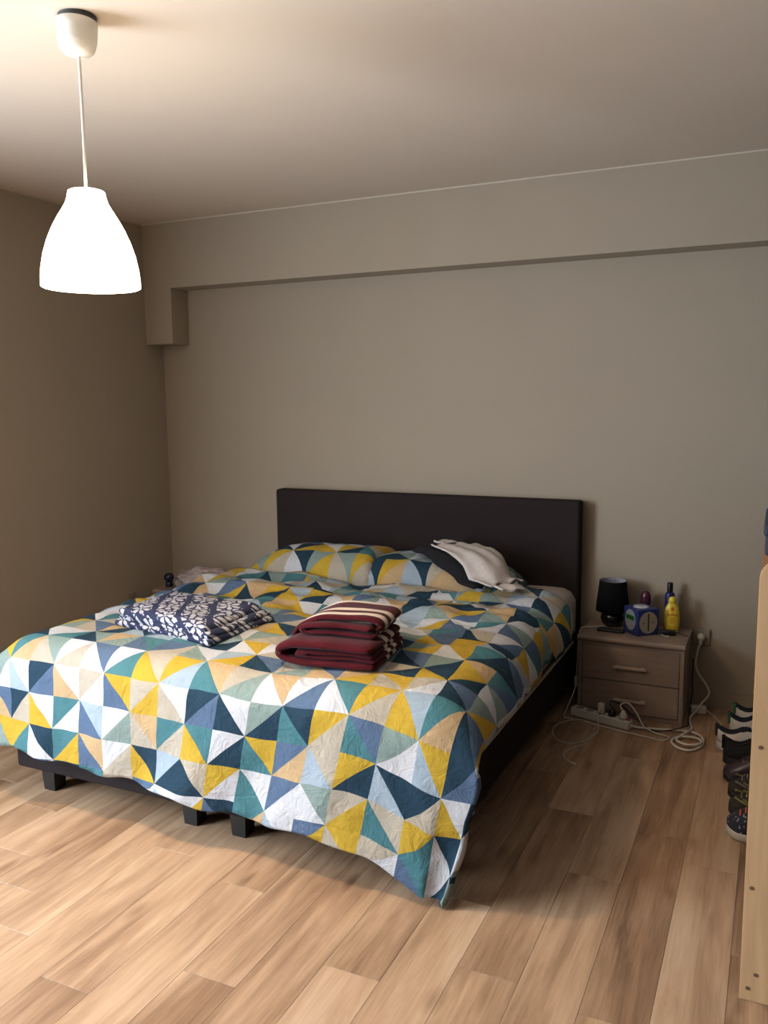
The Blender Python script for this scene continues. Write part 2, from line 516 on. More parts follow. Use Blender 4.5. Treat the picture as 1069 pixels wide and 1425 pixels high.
CW, CH = 0.118, 0.122
def build_duvet():
    bm = bmesh.new()
    layer = bm.loops.layers.float_color.new('print')
    ZT = .608
    xL, yF = .95, -1.93
    RL, RR, RF = .20, .17, .12
    C0, C1, Rm0, Rm1 = 1, 20, -15, 4
    n = 6
    def hem(c):
        if c < 12: h = 1.93 + max(0, min(1, (c - 3) / 9)) * .42 + .04 * math.sin(c * 1.3)
        else: h = 2.35 + max(0, (min(c, 19) - 13) / 6) * .40
        return h + .05 * math.sin(c * 2.9 + 1)
    def head(c):
        if c < 14.5: return -13.05 + .12 * math.sin(c * 1.7)
        if c < 16.6: return -13.05 - (c - 14.5) / 2.1 * 1.75
        return -14.8 + (c - 16.6) / 2.9 * 1.6
    cmax = 19.15
    def top(x, y):
        z = ZT + .012 * max(0, min(1, (2.0 - x) / .5))
        p = (x * 3.1, y * 3.4, 0.3)
        z += .016 * noise.noise(p)
        # puffed rolls running across the bed
        q = y * 13 + 1.6 * noise.noise((x * 2.2, y * 2.2, 5.0)) + .8 * x
        amp = max(0, min(1, (y + 1.75) / .5))
        z += (.017 * math.sin(q) + .030 * noise.noise((x * 4.5, y * 11, 2.0)) + .010 * noise.noise((x * 9, y * 20, 6.0))) * amp
        z += .006 * noise.noise((x * 11, y * 13, 9.0))
        return z
    def sm(t):
        t = max(0, min(1, t)); return t * t * (3 - 2 * t)
    def fn(c, r):
        c = min(c, cmax)
        r = max(min(r, hem(c)), head(c))
        X = 1.459 + CW * (c - 8)
        Y = yF + (-2.17 - r) * CH
        xR = 2.495 + .05 * sm((-1.0 - Y) / .7)
        b0 = yF - Y
        if b0 > -.3:      # the print runs slightly askew over the right half of the foot
            X += .05 * max(0, min(1, (c - 8) / 4)) * (.265 - max(b0, 0)) / .265 * min(1, (b0 + .3) / .3) * max(.25, min(1, (19.5 - c) / 3))
        a = 0; sgn = 1
        if X > xR: a = X - xR
        elif X < xL: a = xL - X; sgn = -1
        b = max(0, yF - Y)
        bx_, by_ = min(max(X, xL), xR), max(Y, yF)
        if a <= 0 and b <= 0:
            return Vector((X, Y, top(X, Y)))
        def profile(e, R, fl):
            if e < R * math.pi / 2: return R * math.sin(e / R), R * (1 - math.cos(e / R))
            k = e - R * math.pi / 2
            return R + k * fl, R + k * math.sqrt(1 - fl * fl)
        oa, da = profile(a, RR if sgn > 0 else RL, .05)
        ob, db = profile(b, RF, .07)
        # at the corner the hanging front carries the side cloth flat along with it
        w = min(1, b / .3); w = w * w * (3 - 2 * w)
        hx = oa * (1 - w) + a * ((.80 - .44 * max(0, min(1, (b - .2) / .42))) if sgn > 0 else .8) * w
        drop = db * .97 + da * (1 - w) * (1 if b < 1e-9 else max(0, 1 - b / .5)) + .085 * sm((X - 2.3) / .36) * sm(b / .24)
        # folds in the hanging cloth
        hf = max(0, min(1, (db - .06) / .35)); hs = max(0, min(1, (da - .06) / .3)) * (1 - w)
        wf = math.sin(X * 15 + 1.3 * math.sin(X * 5)) * .4 + 1.3 * noise.noise((X * 4.2 + b * 3, Y * 3, 7.7)) + .5 * noise.noise((X * 9 + b * 5, b * 6, 3.3))
        ws = math.sin(Y * 19 + 1.5 * math.sin(Y * 6)) * .5 + noise.noise((X * 3, Y * 4.2, 2.7))
        ob += .018 * wf * hf + .007 * noise.noise((X * 13, Y * 13, 1.7)) * min(1, db / .05)
        hx += .020 * ws * hs + .007 * noise.noise((X * 13, Y * 13, 4.7)) * min(1, da / .05)
        z = top(bx_, by_) - drop
        p = Vector((bx_ + sgn * hx, by_ - ob, z))
        if p.z < .028: p.z = .028 - (.028 - p.z) * .05
        return p
    print_sheet(bm, C0, C1, Rm0, Rm1, n, fn, 0, layer)
    bmesh.ops.remove_doubles(bm, verts=bm.verts, dist=.0006)
    bmesh.ops.dissolve_degenerate(bm, edges=bm.edges, dist=.0004)
    bmesh.ops.recalc_face_normals(bm, faces=bm.faces)
    o = link('duvet', bm, PRINT, None, True)
    tag(o, 'duvet with a multicoloured triangle print spread over the bed and hanging at the foot', 'duvet')
    m = o.modifiers.new('thickness', 'SOLIDIFY'); m.thickness = .022; m.offset = -1
    return o
build_duvet()

# ------------------------------------------------------------------ pillows
def pillow_height(px, py, w, d, h, x, y):
    u = abs((x - px) / (w / 2)); v = abs((y - py) / (d / 2))
    if u >= 1 or v >= 1: return 0
    return h * ((1 - u ** 5) ** .5) * ((1 - v ** 3.2) ** .6)

PILL = [(1.307, -.352, .77, .49, .172, .5485), (1.965, -.352, .76, .49, .158, .5485)]
def build_pillow(idx, label, seed):
    px, py, w, d, h, z0 = PILL[idx]
    bm = bmesh.new(); layer = bm.loops.layers.float_color.new('print')
    nc, nr = 6, 4
    n = 5
    def top(c, r):
        u, v = c / nc * 2 - 1, r / nr * 2 - 1
        # corners stay pointed, the sides draw in slightly
        x = u * w / 2 * (1 - .04 * (1 - v * v) * abs(u)); y = -v * d / 2 * (1 - .04 * (1 - u * u) * abs(v))
        z = h * ((1 - abs(u) ** (14 if (u > 0) == (idx == 0) else 3.0)) ** .5) * ((1 - abs(v) ** 3.2) ** .6)
        s = min(1, z / .05)
        z += s * (.012 * noise.noise((x * 5 + seed, y * 5, 1)) + .006 * noise.noise((x * 14 + seed, y * 14, 4)))
        return Vector((x, y, .012 + z))
    def bot(c, r):
        u, v = c / nc * 2 - 1, r / nr * 2 - 1
        x = u * w / 2 * (1 - .04 * (1 - v * v) * abs(u)); y = -v * d / 2 * (1 - .04 * (1 - u * u) * abs(v))
        return Vector((x, y, .012 - .012 * (1 - u ** 4) * (1 - v ** 4)))
    print_sheet(bm, 0, nc, 0, nr, n, top, seed, layer)
    print_sheet(bm, 0, nc, 0, nr, n, bot, seed + 50, layer)
    bmesh.ops.remove_doubles(bm, verts=bm.verts, dist=.0008)
    bmesh.ops.recalc_face_normals(bm, faces=bm.faces)
    o = link('pillow', bm, PRINT, None, True, loc=(px, py, z0), rotz=(.0, -.0)[idx])
    tag(o, label, 'pillow', 'pillows against the headboard')
build_pillow(0, 'left pillow in the triangle print, bare, leaning on the charcoal headboard', 11)
build_pillow(1, 'right pillow in the triangle print with clothes thrown over it', 23)

def patch(name, corners, nx, ny, zf, material, parent, wob, seed, thick=.008, lift=.01):
    """cloth spread over what lies below: corners go round the outline, zf gives the surface under it"""
    bm = bmesh.new()
    A, B, C, D = [Vector(c) for c in corners]
    g = []
    for j in range(ny + 1):
        row = []
        for i in range(nx + 1):
            u, v = i / nx, j / ny
            p = (A * (1 - u) + B * u) * (1 - v) + (D * (1 - u) + C * u) * v
            ed = 1.0
            p.x += wob * noise.noise((u * 3.5 + seed, v * 3.5, 0)); p.y += wob * noise.noise((u * 3.5, v * 3.5 + seed, 4))
            z = zf(p.x, p.y) + lift + .011 * abs(noise.noise((p.x * 16 + seed, p.y * 9, 2))) + .006 * math.sin((p.x * .7 + p.y) * 60 + seed)
            row.append(bm.verts.new((p.x, p.y, z)))
        g.append(row)
    for j in range(ny):
        for i in range(nx):
            bm.faces.new((g[j][i], g[j][i + 1], g[j + 1][i + 1], g[j + 1][i]))
    bmesh.ops.recalc_face_normals(bm, faces=bm.faces)
    o = link(name, bm, material, parent, True)
    m = o.modifiers.new('thickness', 'SOLIDIFY'); m.thickness = thick; m.offset = 1
    return o

def build_clothes():
    def zf(x, y):
        px, py, w, d, h, z0 = PILL[1]
        return max(.622, z0 + .030 + pillow_height(px, py, w * 1.02, d * 1.02, h, x, y))
    navy = mat('navy_jersey', (12, 14, 22), 0.95, 0.1, 80, 0.2, 300)
    white = mat('white_jersey', (200, 192, 188), 0.9, 0.03, 60, 0.25, 120)
    o = patch('garment', [(1.84, -.43), (2.24, -.66), (2.30, -.40), (1.90, -.25)], 18, 12, zf, navy, None, .02, 3)
    tag(o, 'dark navy top lying crumpled under the white shirt on the right pillow', 'clothing')
    t = thing('white_shirt', 'white crumpled shirt thrown over the navy top on the right pillow', 'clothing', (0, 0, 0))
    patch('shirt_body', [(1.92, -.39), (2.29, -.66), (2.42, -.50), (2.05, -.17)], 24, 16, zf, white, t, .03, 8, lift=.026)
    patch('sleeve', [(2.30, -.62), (2.39, -.70), (2.46, -.60), (2.38, -.50)], 8, 8, zf, white, t, .02, 12, lift=.016)
    patch('sleeve', [(1.90, -.30), (1.95, -.37), (2.03, -.28), (1.95, -.19)], 8, 8, zf, white, t, .02, 17, lift=.036)
build_clothes()

# ------------------------------------------------------------------ folded blankets on the duvet
def navy_white_material():
    m = bpy.data.materials.new('navy_white_floral_cotton')
    nt, N, L, P = nodes_of(m)
    tc = N.new('ShaderNodeTexCoord')
    def math_(op, a, b=0.0, c=0.0):
        n = N.new('ShaderNodeMath'); n.operation = op
        for i, v in enumerate((a, b, c)):
            if isinstance(v, (int, float)): n.inputs[i].default_value = v
            else: L.new(v, n.inputs[i])
        return n.outputs[0]
    # fold the height into x so that the sides are printed too
    sp = N.new('ShaderNodeSeparateXYZ'); L.new(tc.outputs['Object'], sp.inputs[0])
    x0 = math_('ADD', sp.outputs[0], math_('MULTIPLY', sp.outputs[2], 0.6)); y0 = math_('ADD', sp.outputs[1], math_('MULTIPLY', sp.outputs[2], 0.9))
    x = math_('ADD', math_('MULTIPLY', x0, .88), math_('MULTIPLY', y0, .47)); y = math_('SUBTRACT', math_('MULTIPLY', y0, .88), math_('MULTIPLY', x0, .47))
    T = .115
    fx = math_('SUBTRACT', math_('FRACT', math_('DIVIDE', math_('ADD', x, 5.0), T)), .5)
    fy = math_('SUBTRACT', math_('FRACT', math_('DIVIDE', math_('ADD', y, 5.0), T)), .5)
    r = math_('SQRT', math_('ADD', math_('MULTIPLY', fx, fx), math_('MULTIPLY', fy, fy)))
    th = math_('ARCTAN2', fy, fx)
    pet = math_('ABSOLUTE', math_('SINE', math_('MULTIPLY', th, 3.0)))
    pet_in = math_('GREATER_THAN', pet, math_('ADD', .42, math_('MULTIPLY', math_('ABSOLUTE', math_('SUBTRACT', r, .22)), 3.0)))
    ring = math_('MULTIPLY', math_('GREATER_THAN', r, .09), math_('LESS_THAN', r, .36))
    flower = math_('MULTIPLY', pet_in, ring)
    centre = math_('LESS_THAN', r, .06)
    # leaf ovals in the gaps
    cb = N.new('ShaderNodeCombineXYZ'); L.new(x, cb.inputs[0]); L.new(y, cb.inputs[1])
    vo = N.new('ShaderNodeTexVoronoi'); vo.feature = 'DISTANCE_TO_EDGE'; vo.inputs['Scale'].default_value = 30; L.new(cb.outputs[0], vo.inputs['Vector'])
    oval = math_('MULTIPLY', math_('GREATER_THAN', vo.outputs['Distance'], .125), math_('GREATER_THAN', r, .37))
    # dark lattice
    lat = math_('LESS_THAN', math_('ABSOLUTE', fx), .40)
    f = math_('MULTIPLY', math_('MAXIMUM', math_('MAXIMUM', flower, centre), oval), lat)
    mx = N.new('ShaderNodeMix'); mx.data_type = 'RGBA'
    mx.inputs[6].default_value = lin((44, 50, 76)) + (1,); mx.inputs[7].default_value = lin((176, 175, 182)) + (1,)
    L.new(f, mx.inputs[0]); L.new(mx.outputs[2], P.inputs['Base Color'])
    P.inputs['Roughness'].default_value = 0.85; P.inputs['Specular IOR Level'].default_value = 0.2
    nz = N.new('ShaderNodeTexNoise'); nz.inputs['Scale'].default_value = 40; L.new(tc.outputs['Object'], nz.inputs['Vector'])
    b = N.new('ShaderNodeBump'); b.inputs['Strength'].default_value = 0.4; b.inputs['Distance'].default_value = 0.006
    L.new(nz.outputs['Fac'], b.inputs['Height']); L.new(b.outputs[0], P.inputs['Normal'])
    return m

def fold_layer(outline, z0, z1, nx=26, ny=20, seed=0, droop=.0, wav=.006):
    """one soft folded layer: a slab with fully rounded rim over a quadrilateral"""
    bm = bmesh.new()
    A, B, C, D = [Vector(p) for p in outline]
    h = (z1 - z0) / 2; zc = (z0 + z1) / 2
    def pos(u, v, side):
        p = (A * (1 - u) + B * u) * (1 - v) + (D * (1 - u) + C * u) * v
        e = min(u * (B - A).length, (1 - u) * (B - A).length, v * (D - A).length, (1 - v) * (D - A).length)
        k = 1 if e >= h else math.sqrt(max(0, 1 - (1 - e / h) ** 2))
        wz = wav * noise.noise((p.x * 9 + seed, p.y * 9, seed)) + wav * .6 * noise.noise((p.x * 22, p.y * 22 + seed, 3))
        edge = min(u, 1 - u, v, 1 - v)
        wz -= droop * max(0, 1 - edge / .2) ** 2
        q = Vector((p.x, p.y, zc + side * h * k + wz))
        q.x += .006 * noise.noise((p.y * 12, seed, 1)); q.y += .006 * noise.noise((p.x * 12, seed, 5))
        return q
    def par(i, n):   # denser near the rim
        t = i / n
        return .5 - .5 * math.cos(math.pi * t)
    for side in (1, -1):
        g = [[bm.verts.new(pos(par(i, nx), par(j, ny), side)) for i in range(nx + 1)] for j in range(ny + 1)]
        for j in range(ny):
            for i in range(nx):
                bm.faces.new((g[j][i], g[j][i + 1], g[j + 1][i + 1], g[j + 1][i]))
    bmesh.ops.remove_doubles(bm, verts=bm.verts, dist=.0005)
    bmesh.ops.recalc_face_normals(bm, faces=bm.faces)
    return bm

def build_floral_blanket():
    m = navy_white_material()
    A, B, C, D = Vector((1.115, -1.735, 0)), Vector((1.635, -1.83, 0)), Vector((1.665, -1.44, 0)), Vector((1.10, -1.36, 0))
    ce = (A + B + C + D) / 4
    t = thing('floral_throw', 'folded navy and white floral throw lying on the left of the duvet', 'blanket', (ce.x, ce.y, .612))
    def sh(dA, dB, dC, dD):
        return [(A + Vector(dA + (0,)) - ce), (B + Vector(dB + (0,)) - ce), (C + Vector(dC + (0,)) - ce), (D + Vector(dD + (0,)) - ce)]
    link('folded_layer', fold_layer(sh((0, 0), (0, 0), (0, 0), (0, 0)), .002, .030, seed=1), m, t, True)
    link('folded_layer', fold_layer(sh((.01, .012), (-.005, .004), (-.01, 0), (0, 0)), .026, .050, seed=2), m, t, True)
    link('folded_layer', fold_layer(sh((.015, .004), (-.03, .02), (-.05, -.02), (.01, -.01)), .046, .084, seed=3, droop=.012, wav=.012), m, t, True)
build_floral_blanket()

def stripe_material():
    m = bpy.data.materials.new('burgundy_cream_fleece')
    nt, N, L, P = nodes_of(m)
    tc = N.new('ShaderNodeTexCoord')
    sp = N.new('ShaderNodeSeparateXYZ'); L.new(tc.outputs['Object'], sp.inputs[0])
    rp = N.new('ShaderNodeValToRGB'); cr = rp.color_ramp; cr.interpolation = 'CONSTANT'
    bur, cre = lin((66, 11, 20)) + (1,), lin((206, 192, 178)) + (1,)
    mr = N.new('ShaderNodeMapRange'); mr.inputs[1].default_value = 0.0; mr.inputs[2].default_value = .36
    nzw = N.new('ShaderNodeTexNoise'); nzw.inputs['Scale'].default_value = 7
    L.new(tc.outputs['Object'], nzw.inputs['Vector'])
    ad = N.new('ShaderNodeMath'); ad.operation = 'MULTIPLY_ADD'; ad.inputs[1].default_value = .02
    L.new(nzw.outputs['Fac'], ad.inputs[0]); L.new(sp.outputs[1], ad.inputs[2])
    L.new(ad.outputs[0], mr.inputs[0]); L.new(mr.outputs[0], rp.inputs[0])
    cr.elements[0].position = 0; cr.elements[0].color = bur
    cr.elements[1].position = .38; cr.elements[1].color = cre
    for p, c in ((.47, bur), (.56, cre), (.66, bur), (.86, cre)):
        e = cr.elements.new(p); e.color = c
    L.new(rp.outputs[0], P.inputs['Base Color'])
    P.inputs['Roughness'].default_value = 0.95; P.inputs['Sheen Weight'].default_value = 0.08; P.inputs['Specular IOR Level'].default_value = 0.1
    nz = N.new('ShaderNodeTexNoise'); nz.inputs['Scale'].default_value = 90; nz.inputs['Detail'].default_value = 4; L.new(tc.outputs['Object'], nz.inputs['Vector'])
    b = N.new('ShaderNodeBump'); b.inputs['Strength'].default_value = 0.35; b.inputs['Distance'].default_value = 0.004
    L.new(nz.outputs['Fac'], b.inputs['Height']); L.new(b.outputs[0], P.inputs['Normal'])
    return m

def ribbon(path, th, y0, y1, ny=14, seed=0, n=6):
    """thick soft sheet: path in xz swept along y"""
    P = spline([(a, 0, b) for a, b in path], n)
    bm = bmesh.new()
    L_, R_ = [], []
    for i, p in enumerate(P):
        d = (P[min(i + 1, len(P) - 1)] - P[max(i - 1, 0)]).normalized()
        nn = Vector((-d.z, 0, d.x))
        L_.append(p + nn * th / 2); R_.append(p - nn * th / 2)
    d0 = (P[0] - P[1]).normalized() * th / 2; d1 = (P[-1] - P[-2]).normalized() * th / 2
    loop = L_ + [P[-1] + d1 * .7 + (L_[-1] - P[-1]) * .6, P[-1] + d1 + (R_[-1] - P[-1]) * .0, P[-1] + d1 * .7 + (R_[-1] - P[-1]) * .6] + R_[::-1] + [P[0] + d0 * .7 + (R_[0] - P[0]) * .6, P[0] + d0, P[0] + d0 * .7 + (L_[0] - P[0]) * .6]
    cen = sum(loop, Vector()) / len(loop)
    rings = []
    for j in range(ny + 1):
        t = j / ny
        y = y0 + (y1 - y0) * t
        ring = []
        for k, q in enumerate(loop):
            # rim rounded towards both ends: the section thins
            e = min(t, 1 - t) * (y1 - y0)
            mid = P[min(range(len(P)), key=lambda a: (P[a] - q).length)]
            s = 1 if e > th / 2 else .45 + .55 * math.sqrt(max(0, 1 - (1 - e / (th / 2)) ** 2))
            w = mid + (q - mid) * s
            v = Vector((w.x + .007 * noise.noise((y * 9, q.z * 18, seed)), y + .010 * noise.noise((q.x * 11, q.z * 13, seed + 2)), w.z + .006 * noise.noise((q.x * 9, y * 10, seed + 4))))
            ring.append(bm.verts.new(v))
        rings.append(ring)
    m = len(loop)
    for A, B in zip(rings, rings[1:]):
        for k in range(m): bm.faces.new((A[k], A[(k + 1) % m], B[(k + 1) % m], B[k]))
    # end caps as strips between the two skins
    nl = len(P)
    for ring in (rings[0], rings[-1]):
        idxL = list(range(nl)); idxR = [nl + 3 + (nl - 1 - i) for i in range(nl)]
        for i in range(nl - 1):
            bm.faces.new((ring[idxL[i]], ring[idxL[i + 1]], ring[idxR[i + 1]], ring[idxR[i]]))
        bm.faces.new((ring[nl - 1], ring[nl], ring[nl + 1], ring[nl + 2], ring[nl + 3]))
        bm.faces.new((ring[0], ring[m - 1], ring[m - 2], ring[m - 3], ring[m - 4]))
    bmesh.ops.recalc_face_normals(bm, faces=bm.faces)
    return bm

def build_striped_blanket():
    m = stripe_material()
    t = thing('striped_blanket', 'thick folded burgundy and cream striped fleece blanket on the middle of the duvet', 'blanket', (1.955, -1.905, .612), math.radians(7))
    # lower bundle: outer fold wraps the inner one at the left end
    link('outer_fold', ribbon([(.345, .019), (.20, .018), (.06, .019), (.014, .050), (.055, .084), (.16, .090), (.335, .088)], .036, 0, .33, seed=1), m, t, True)
    link('inner_fold', ribbon([(.355, .045), (.20, .044), (.095, .047), (.082, .054), (.095, .061), (.20, .063), (.345, .062)], .016, .006, .33, seed=2), m, t, True)
    link('upper_fold', ribbon([(.325, .120), (.18, .121), (.085, .121), (.066, .134), (.10, .147), (.20, .150), (.31, .148)], .022, .075, .335, seed=3), m, t, True)
    link('top_fold', ribbon([(.035, .075), (.03, .100), (.06, .140), (.13, .171), (.22, .178), (.32, .176), (.345, .160), (.335, .140)], .022, .105, .34, seed=4), m, t, True)
    t.scale = (1, 1, .82)
build_striped_blanket()

# ------------------------------------------------------------------ nightstands
NSX0, NSX1, NSF, NSB, NSH = 2.6407, 3.1242, -.338, -.03, .383
woodns = mat('greyed_beech_laminate', (142, 124, 112), 0.45, 0.10, 8, 0.05, 90, stretch=(1, 6, 6))
def build_nightstand(x, label):
    t = thing('nightstand', label, 'nightstand', (x, 0, 0), 0, 'matching nightstands beside the bed')
    w = NSX1 - NSX0
    gapm = mat('dark_joint', (40, 32, 27), 0.9)
    f, b = NSF, NSB
    link('side_panel', bx(.004, .022, f + .012, b, 0, NSH - .028, bev=.002), woodns, t)
    link('side_panel', bx(w - .022, w - .004, f + .012, b, 0, NSH - .028, bev=.002), woodns, t)
    link('back_panel', bx(.022, w - .022, b - .01, b, .03, NSH - .028), woodns, t)
    link('plinth', bx(.022, w - .022, f + .022, f + .036, 0, .026), woodns, t)
    # worktop with rounded front edge
    bm = bmesh.new()
    z0, z1 = NSH - .028, NSH
    prof = []
    R = .014
    for k in range(9):
        a = -math.pi / 2 - math.pi * k / 8
        prof.append((f - .002 + R + R * math.cos(a) , (z0 + z1) / 2 + R * math.sin(a)))
    prof = [(b, z0)] + prof + [(b, z1)]
    A = [bm.verts.new((0, y, z)) for y, z in prof]; B = [bm.verts.new((w, y, z)) for y, z in prof]
    n = len(prof)
    for i in range(n): bm.faces.new((A[i], A[(i + 1) % n], B[(i + 1) % n], B[i]))
    bm.faces.new(A); bm.faces.new(B[::-1])
    bmesh.ops.recalc_face_normals(bm, faces=bm.faces)
    link('top', bm, woodns, t)
    link('front_rail', bx(.022, w - .022, f + .014, f + .03, NSH - .044, NSH - .028), woodns, t)
    link('carcass_lining', bx(.022, w - .022, f + .05, b - .01, .022, NSH - .028), gapm, t)
    for z0, z1, hz in ((.178, NSH - .046, .250), (.029, .174, .093)):
        d = link('drawer', bx(.0245, w - .0245, f + .012, f + .032, z0, z1, bev=.0015), woodns, t)
        bm = bmesh.new()
        box(bm, .172, .318, f - .012, f - .002, hz - .0065, hz + .0065, bev=.003)
        box(bm, .180, .196, f - .004, f + .013, hz - .005, hz + .005); box(bm, .294, .310, f - .004, f + .013, hz - .005, hz + .005)
        link('handle', bm, mat('pale_beech_handle', (176, 156, 142), 0.4, 0.06, 8, stretch=(1, 6, 6)), d)
    return t
build_nightstand(NSX0, 'two-drawer beech nightstand right of the bed with a black lamp on it')
build_nightstand(.115, 'beech nightstand left of the bed mostly hidden behind the duvet, plastic bag on it')

# ------------------------------------------------------------------ things on the right nightstand
NT = NSH
black = mat('black_ceramic', (16, 16, 19), 0.25, 0.05)
blackcloth = mat('black_shade_cloth', (9, 9, 11), 0.9, 0.1, 200, 0.1, 500, spec=0.15)
whitep = mat('white_cable_plastic', (214, 210, 198), 0.45, 0.03)
blackp = mat('black_plastic', (18, 18, 20), 0.4, 0.05)

def build_table_lamp():
    x, y = 2.762, -.115
    t = thing('table_lamp', 'small black table lamp with round base and tapered shade on the right nightstand', 'lamp', (x, y, NT))
    link('base', lathe(bmesh.new(), [(.028, 0), (.036, .002), (.049, .018), (.055, .038), (.053, .055), (.042, .072), (.026, .082), (.012, .086), (.010, .105)], 36), black, t, True)
    prof = [(.079, .078), (.080, .080), (.064, .226), (.063, .227)]
    bm = lathe(bmesh.new(), prof, 44, cap0=False, cap1=False)
    link('shade', bm, blackcloth, t, True)
    li = link('shade_lining', lathe(bmesh.new(), [(.0785, .079), (.0625, .2265)], 44, cap0=False, cap1=False), mat('pale_shade_lining', (150, 148, 160), 0.8), t, True)
    bm = bmesh.new()
    tube(bm, [(-.063, 0, .218), (0, 0, .21), (.063, 0, .218)], .0015, 6)
    tube(bm, [(0, -.063, .218), (0, 0, .21), (0, .063, .218)], .0015, 6)
    link('shade_carrier', bm, blackp, t, True)
    link('bulb', lathe(bmesh.new(), [(.012, .105), (.014, .12), (.024, .15), (.024, .165), (.012, .18), (.002, .183)], 16), mat('frosted_bulb', (220, 220, 215), 0.4), t, True)
    pts = [(2.735, -.14, NT + .004), (2.70, -.175, NT + .004), (2.665, -.195, NT + .004), (2.640, -.21, NT + .004), (2.629, -.225, NT - .012), (2.627, -.25, .30), (2.628, -.27, .20), (2.6275, -.285, .15), (2.626, -.31, .10), (2.60, -.36, .015), (2.605, -.42, .004), (2.65, -.43, .004)]
    bm = bmesh.new(); tube(bm, [(a - x, b - y, c - NT) for a, b, c in pts], .0028)
    cord = link('cord', bm, whitep, t, True)
    bm = bx(-.008, .008, -.010, .010, -.026, .026, bev=.005)
    link('cord_switch', bm, whitep, cord, True, loc=(2.6275 - x, -.278 - y, .135 - NT))
build_table_lamp()

def build_remote():
    t = thing('remote_control', 'slim black remote control lying on the right nightstand before the lamp', 'remote', (2.775, -.222, NT), math.radians(-3))
    link('body', bx(-.062, .062, -.021, .021, .0005, .013, bev=.005, seg=3), blackp, t, True)
    gm = mat('dark_rubber_keys', (44, 44, 48), 0.7)
    for k in range(6):
        link('button', bx(-.05 + k * .019, -.039 + k * .019, -.008, .008, .0125, .0145, bev=.001, seg=1), gm, t)
build_remote()

def build_blue_box():
    ang = math.radians(-2)
    t = thing('tissue_box', 'blue cube-shaped box with pale round labels and clear wrap on the nightstand', 'box', (2.908, -.185, NT), math.radians(42))
    blue = mat('blue_card', (38, 52, 112), 0.45, 0.12, 25)
    s = .058
    h = .125
    link('carton', bx(-s, s, -s, s, 0, h, bev=.004), blue, t)
    link('top_film', lathe(bmesh.new(), [(.038, h), (.036, h + .004), (.02, h + .007), (.004, h + .006)], 24), mat('clear_film', (190, 190, 200), 0.2, 0.05), t, True)
    pale = mat('pale_grey_label', (150, 150, 160), 0.5)
    cream = mat('cream_label', (170, 160, 140), 0.5)
    def oval(n, mm, face, rx, rz, cz, th=.0012):
        bm = lathe(bmesh.new(), [(1, 0), (1, th)], 36, sx=rx, sy=rz)
        o = link(n, bm, mm, t)
        if face == 0: o.matrix_local = Matrix.Translation((0, -s - .0002, cz)) @ Matrix.Rotation(math.pi / 2, 4, 'X')
        else: o.matrix_local = Matrix.Translation((s + .0002, 0, cz)) @ Matrix.Rotation(math.pi / 2, 4, 'Z') @ Matrix.Rotation(math.pi / 2, 4, 'X')
        return o
    # left visible face is -x, right visible face is -y (before the turn)
    def face_left(n, mm, rx, rz, cz, th=.0012):
        bm = lathe(bmesh.new(), [(1, 0), (1, th)], 36, sx=rx, sy=rz)
        o = link(n, bm, mm, t)
        o.matrix_local = Matrix.Translation((-s - .0002, 0, cz)) @ Matrix.Rotation(-math.pi / 2, 4, 'Z') @ Matrix.Rotation(math.pi / 2, 4, 'X')
        return o
    face_left('label', pale, .042, .050, .068)
    l2 = oval('label', cream, 0, .048, .052, .062)
    gr = link('logo_band', bx(-s - .004, -s - .0012, -.033, .033, .068, .092, bev=.001, seg=1), mat('green_band', (40, 120, 50), 0.5), t)
    gr['label'] = 'green band with dark lettering on the left label'
    for k, w in enumerate((.006, .007, .005, .008, .006)):
        yy = -.026 + k * .0115
        link('lettering_mark', bx(-s - .0045, -s - .004, yy, yy + w, .074, .087), mat('dark_ink', (14, 24, 18), 0.6), t)
    link('slot', bx(-.003, .003, -s - .002, -s - .0013, .022, .105), mat('dark_slot', (20, 18, 22), 0.7), t)
    for k in (-.026, .026):
        link('eye_mark', bx(k - .003, k + .003, -s - .002, -s - .0013, .058, .064), MATS['dark_slot'], t)
build_blue_box()

